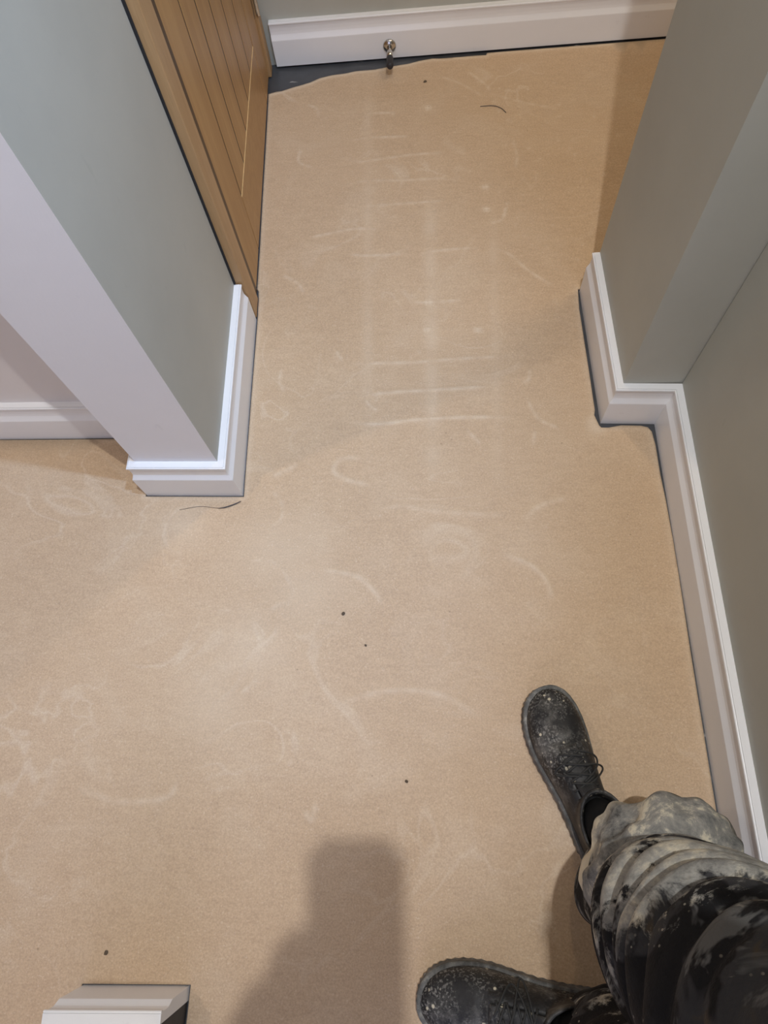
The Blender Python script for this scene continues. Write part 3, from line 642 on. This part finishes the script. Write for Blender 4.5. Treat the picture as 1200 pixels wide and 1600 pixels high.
# gathered, plaster-caked hem of the near trouser leg
def hem(name, ctr, R, a0, a1, rad, hz, tiltv, seed, nA=150, nB=40):
    V = []; F = []; D = []
    for i in range(nA):
        t = i / (nA - 1); an = a0 + (a1 - a0) * t
        tp = min(1.0, 1.15 * math.sin(pi * min(1, max(0, t * 0.96 + 0.02))) ** 0.42)
        for k in range(nB):
            ph = 2 * pi * k / nB; cr, cz = math.cos(ph), math.sin(ph)
            cr = math.copysign(abs(cr) ** 0.8, cr); cz = math.copysign(abs(cz) ** 0.8, cz)
            q = Vector((math.cos(an) * 0.12, math.sin(an) * 0.12, cz * hz)) + Vector((seed, 0, 0))
            lump = 0.017 * noise.noise(q * 17) + 0.009 * noise.noise(q * 38) 
            gather = 0.006 * math.sin(cz * 3.6 + 2.6 * noise.noise(q * 9) + an * 1.1)
            groove = -0.011 * math.exp(-((cz + 0.30 + 0.15 * noise.noise(q * 6)) / 0.09) ** 2) - 0.008 * math.exp(-((cz - 0.25 + 0.5 * noise.noise(q * 5)) / 0.08) ** 2)
            dent = -0.019 * math.exp(-((an - math.radians(138)) / math.radians(30)) ** 2)
            r = R + dent + (rad * cr) * tp + (lump + gather + groove) * tp * (0.4 + 0.6 * max(0, cr))
            z = ctr[2] + hz * cz * tp + 0.010 * noise.noise(q * 11 + Vector((9, 0, 0))) + tiltv * math.cos(an - math.radians(60))
            V.append((ctr[0] + math.cos(an) * r, ctr[1] + math.sin(an) * r, z))
            lowlip = smoothstep(-0.22, -0.42, cz) if cz < -0.2 else 0.0
            D.append(lowlip * (0.55 + 0.45 * (noise.noise(q * 12) > -0.15)))
    for i in range(nA - 1):
        for k in range(nB): F.append((i * nB + k, i * nB + (k + 1) % nB, (i + 1) * nB + (k + 1) % nB, (i + 1) * nB + k))
    F.append(tuple(reversed(range(nB)))); F.append(tuple(range((nA - 1) * nB, nA * nB)))
    o = fix(mesh(name, V, F, M_cuff, None, True))
    at = o.data.attributes.new('dirt', 'FLOAT', 'POINT'); at.data.foreach_set('value', np.array(D, dtype=np.float32))
    return own(o)
cf_ = hem('trouser_hem', (0.326, -0.116, 0.178), 0.072, math.radians(-30), math.radians(218), 0.050, 0.058, 0.012, 1.7)
cf_['label'] = 'pale plaster-caked gathered trouser hem'

# work boots (heel at the origin, toe along +x)
SX = [0, .01, .03, .07, .14, .25, .40, .52, .62, .70, .78, .85, .91, .95, .98, .995, 1.0]
SW = [.004, .014, .023, .030, .0355, .0365, .0370, .0420, .0475, .0500, .0500, .0470, .0405, .0325, .0215, .0110, .003]
SH = [.070, .078, .084, .088, .090, .092, .100, .096, .088, .079, .071, .064, .056, .049, .042, .036, .032]
BL = 0.308
def bw_(s): return float(np.interp(s, SX, SW))
def bh_(s): return float(np.interp(s, SX, SH))
def bcen(s, inner): return inner * (0.006 * math.sin(pi * min(1, max(0, (s - 0.25) / 0.75))))
def top_z(s, y): 
    t = max(0.0, 1 - min(1, abs(y) / bw_(s)) ** 2) ** 0.5
    return 0.026 + (bh_(s) - 0.026) * t ** 0.62
def boot(loc, rz, inner):
    n_ = 44; ss = [0.5 - 0.5 * math.cos(pi * i / (n_ - 1)) for i in range(n_)]
    B = empty('boot', loc, rz)
    own(B); 
    # upper
    V = []; F = []; m = 28
    for s in ss:
        w_, h_ = bw_(s) - 0.0012 * (bw_(s) > 0.01), bh_(s)
        for k in range(m + 1):
            t = pi * k / m; y = w_ * math.cos(t); z = 0.020 + (h_ - 0.020) * math.sin(t) ** 0.62 if 0 < k < m else 0.016
            crease = 0.0022 * math.sin((s - 0.62) * 2 * pi / 0.045) * math.exp(-((s - 0.68) / 0.055) ** 2) * math.sin(t)
            V.append(Vector((s * BL, y + bcen(s, inner), z + crease)))
    for i in range(n_ - 1):
        for k in range(m): F.append((i * (m + 1) + k, i * (m + 1) + k + 1, (i + 1) * (m + 1) + k + 1, (i + 1) * (m + 1) + k))
        F.append((i * (m + 1), (i + 1) * (m + 1), (i + 1) * (m + 1) + m, i * (m + 1) + m))
    F.append(tuple(range(m + 1))); F.append(tuple(reversed(range((n_ - 1) * (m + 1), n_ * (m + 1)))))
    # padded collar
    cv_ = []; cfc = []; q = 26
    rings = [(0.060, 0.060, 0.034), (0.085, 0.060, 0.036), (0.105, 0.060, 0.0385), (0.116, 0.060, 0.040), (0.120, 0.057, 0.038), (0.117, 0.053, 0.034), (0.098, 0.050, 0.031), (0.080, 0.048, 0.029)]
    for z, rx, ry in rings:
        for k in range(q):
            th = 2 * pi * k / q; back = 0.006 * max(0, -math.cos(th)) if z > 0.09 else 0
            cv_.append(Vector((0.072 + rx * math.cos(th), ry * math.sin(th), z + back + (0.006 * max(0, math.cos(th)) if z > 0.09 else 0))))
    for i in range(len(rings) - 1):
        for k in range(q): cfc.append((i * q + k, i * q + (k + 1) % q, (i + 1) * q + (k + 1) % q, (i + 1) * q + k))
    cfc.append(tuple(reversed(range(q)))); cfc.append(tuple(range((len(rings) - 1) * q, len(rings) * q)))
    up = remeshed('upper', merge((V, F), (cv_, cfc)), 0.0026, M_boot, B, 4)
    # toe cap seam ridge and side seams belong to the upper; facings, tongue, laces are their own pieces
    V = []; F = []
    for i, s in enumerate(np.linspace(0.40, 0.66, 16)):
        for k in range(9):
            y = -0.014 + 0.028 * k / 8
            V.append((s * BL, y + bcen(s, inner), top_z(s, y) + 0.0042 + (0.012 * max(0, (0.47 - s) / 0.07))))
    for i in range(15):
        for k in range(8): F.append((i * 9 + k, i * 9 + k + 1, (i + 1) * 9 + k + 1, (i + 1) * 9 + k))
    tg = mesh('tongue', V, F, M_boot, B, True); md = tg.modifiers.new('t', 'SOLIDIFY'); md.thickness = 0.003
    for sd in (-1, 1):
        V = []; F = []
        for s in np.linspace(0.40, 0.665, 18):
            for k in range(7):
                y = sd * (0.0125 + 0.0165 * k / 6); f_ = math.sin(pi * k / 6) ** 0.5
                V.append((s * BL, y + bcen(s, inner), top_z(s, y) + 0.0015 + 0.0038 * f_))
        for i in range(17):
            for k in range(6):
                q_ = (i * 7 + k, i * 7 + k + 1, (i + 1) * 7 + k + 1, (i + 1) * 7 + k); F.append(q_ if sd > 0 else q_[::-1])
        mesh('lace_facing', V, F, M_boot, B, True)
    A = []
    for i, s in enumerate((0.46, 0.51, 0.56, 0.61)):
        for sd in (-1, 1):
            pth = []
            for k in range(9):
                y = sd * (-0.020 + 0.040 * k / 8); s2 = s + 0.045 * (k / 8 - 0.5)
                pth.append((s2 * BL, y + bcen(s2, inner), top_z(s2, y) + 0.0085 + 0.0018 * math.sin(pi * k / 8) * (1 + (sd > 0))))
            A.append(tube_arrays(pth, 0.0017, 8))
    for sd, s0, s1, ww in ((-1, 0.47, 0.64, 0.040), (1, 0.50, 0.60, 0.036), (-1, 0.45, 0.56, 0.046)):
        pth = []
        for k in range(15):
            t = k / 14; y = sd * ww * math.sin(pi * t); s = s0 + (s1 - s0) * t
            yy = max(-bw_(s) * 0.97, min(bw_(s) * 0.97, y))
            pth.append((s * BL, y + bcen(s, inner), top_z(s, yy) + 0.010))
        A.append(tube_arrays([tuple(p) for p in catmull(pth[::2], 4)], 0.0016, 8))
    mesh('laces', *merge(*A), M_lace, B, True)
    # sole with a toothed edge
    O_ = []
    for i in range(120):
        u = i / 120
        s = 0.5 - 0.5 * math.cos(2 * pi * u); sgn = 1 if u < 0.5 else -1
        tooth = 0.0016 * (i % 2)
        O_.append((s, sgn, tooth))
    lay = [(0.0, 0.002, 1), (0.010, 0.0036, 1), (0.013, 0.0036, 0.3), (0.022, 0.0040, 0), (0.029, 0.0036, 0), (0.031, 0.002, 0)]
    V = []; F = []
    for z, ex, tt in lay:
        for s, sgn, tooth in O_:
            e = ex + tooth * tt
            V.append((s * BL + (s - 0.5) * 2 * e, sgn * (bw_(s) + e * (bw_(s) > 0.006)) + bcen(s, inner), z + 0.010 * max(0, (s - 0.86) / 0.14) ** 2 * (1 - z / 0.08)))
    k_ = len(O_)
    for i in range(len(lay) - 1):
        for j in range(k_): F.append((i * k_ + j, i * k_ + (j + 1) % k_, (i + 1) * k_ + (j + 1) % k_, (i + 1) * k_ + j))
    F.append(tuple(reversed(range(k_)))); F.append(tuple(range((len(lay) - 1) * k_, len(lay) * k_)))
    so = fix(mesh('sole', V, F, M_sole, B)); so['label'] = 'dusty grey rubber sole'
    V, F = tube_arrays([(0.072, 0, 0.085), (0.072, 0, 0.105), (0.068, 0, 0.125), (0.062, 0, 0.150)], [(0.033, 0.046), (0.033, 0.046), (0.033, 0.042), (0.030, 0.036)], 22)
    mesh('sock', V, F, M_sock, B, True)
    return B
boot((0.291, -0.116, 0.0048), math.radians(108), 1).name = 'boot'
boot((0.283, -0.322, 0.0048), math.radians(176.5), -1)
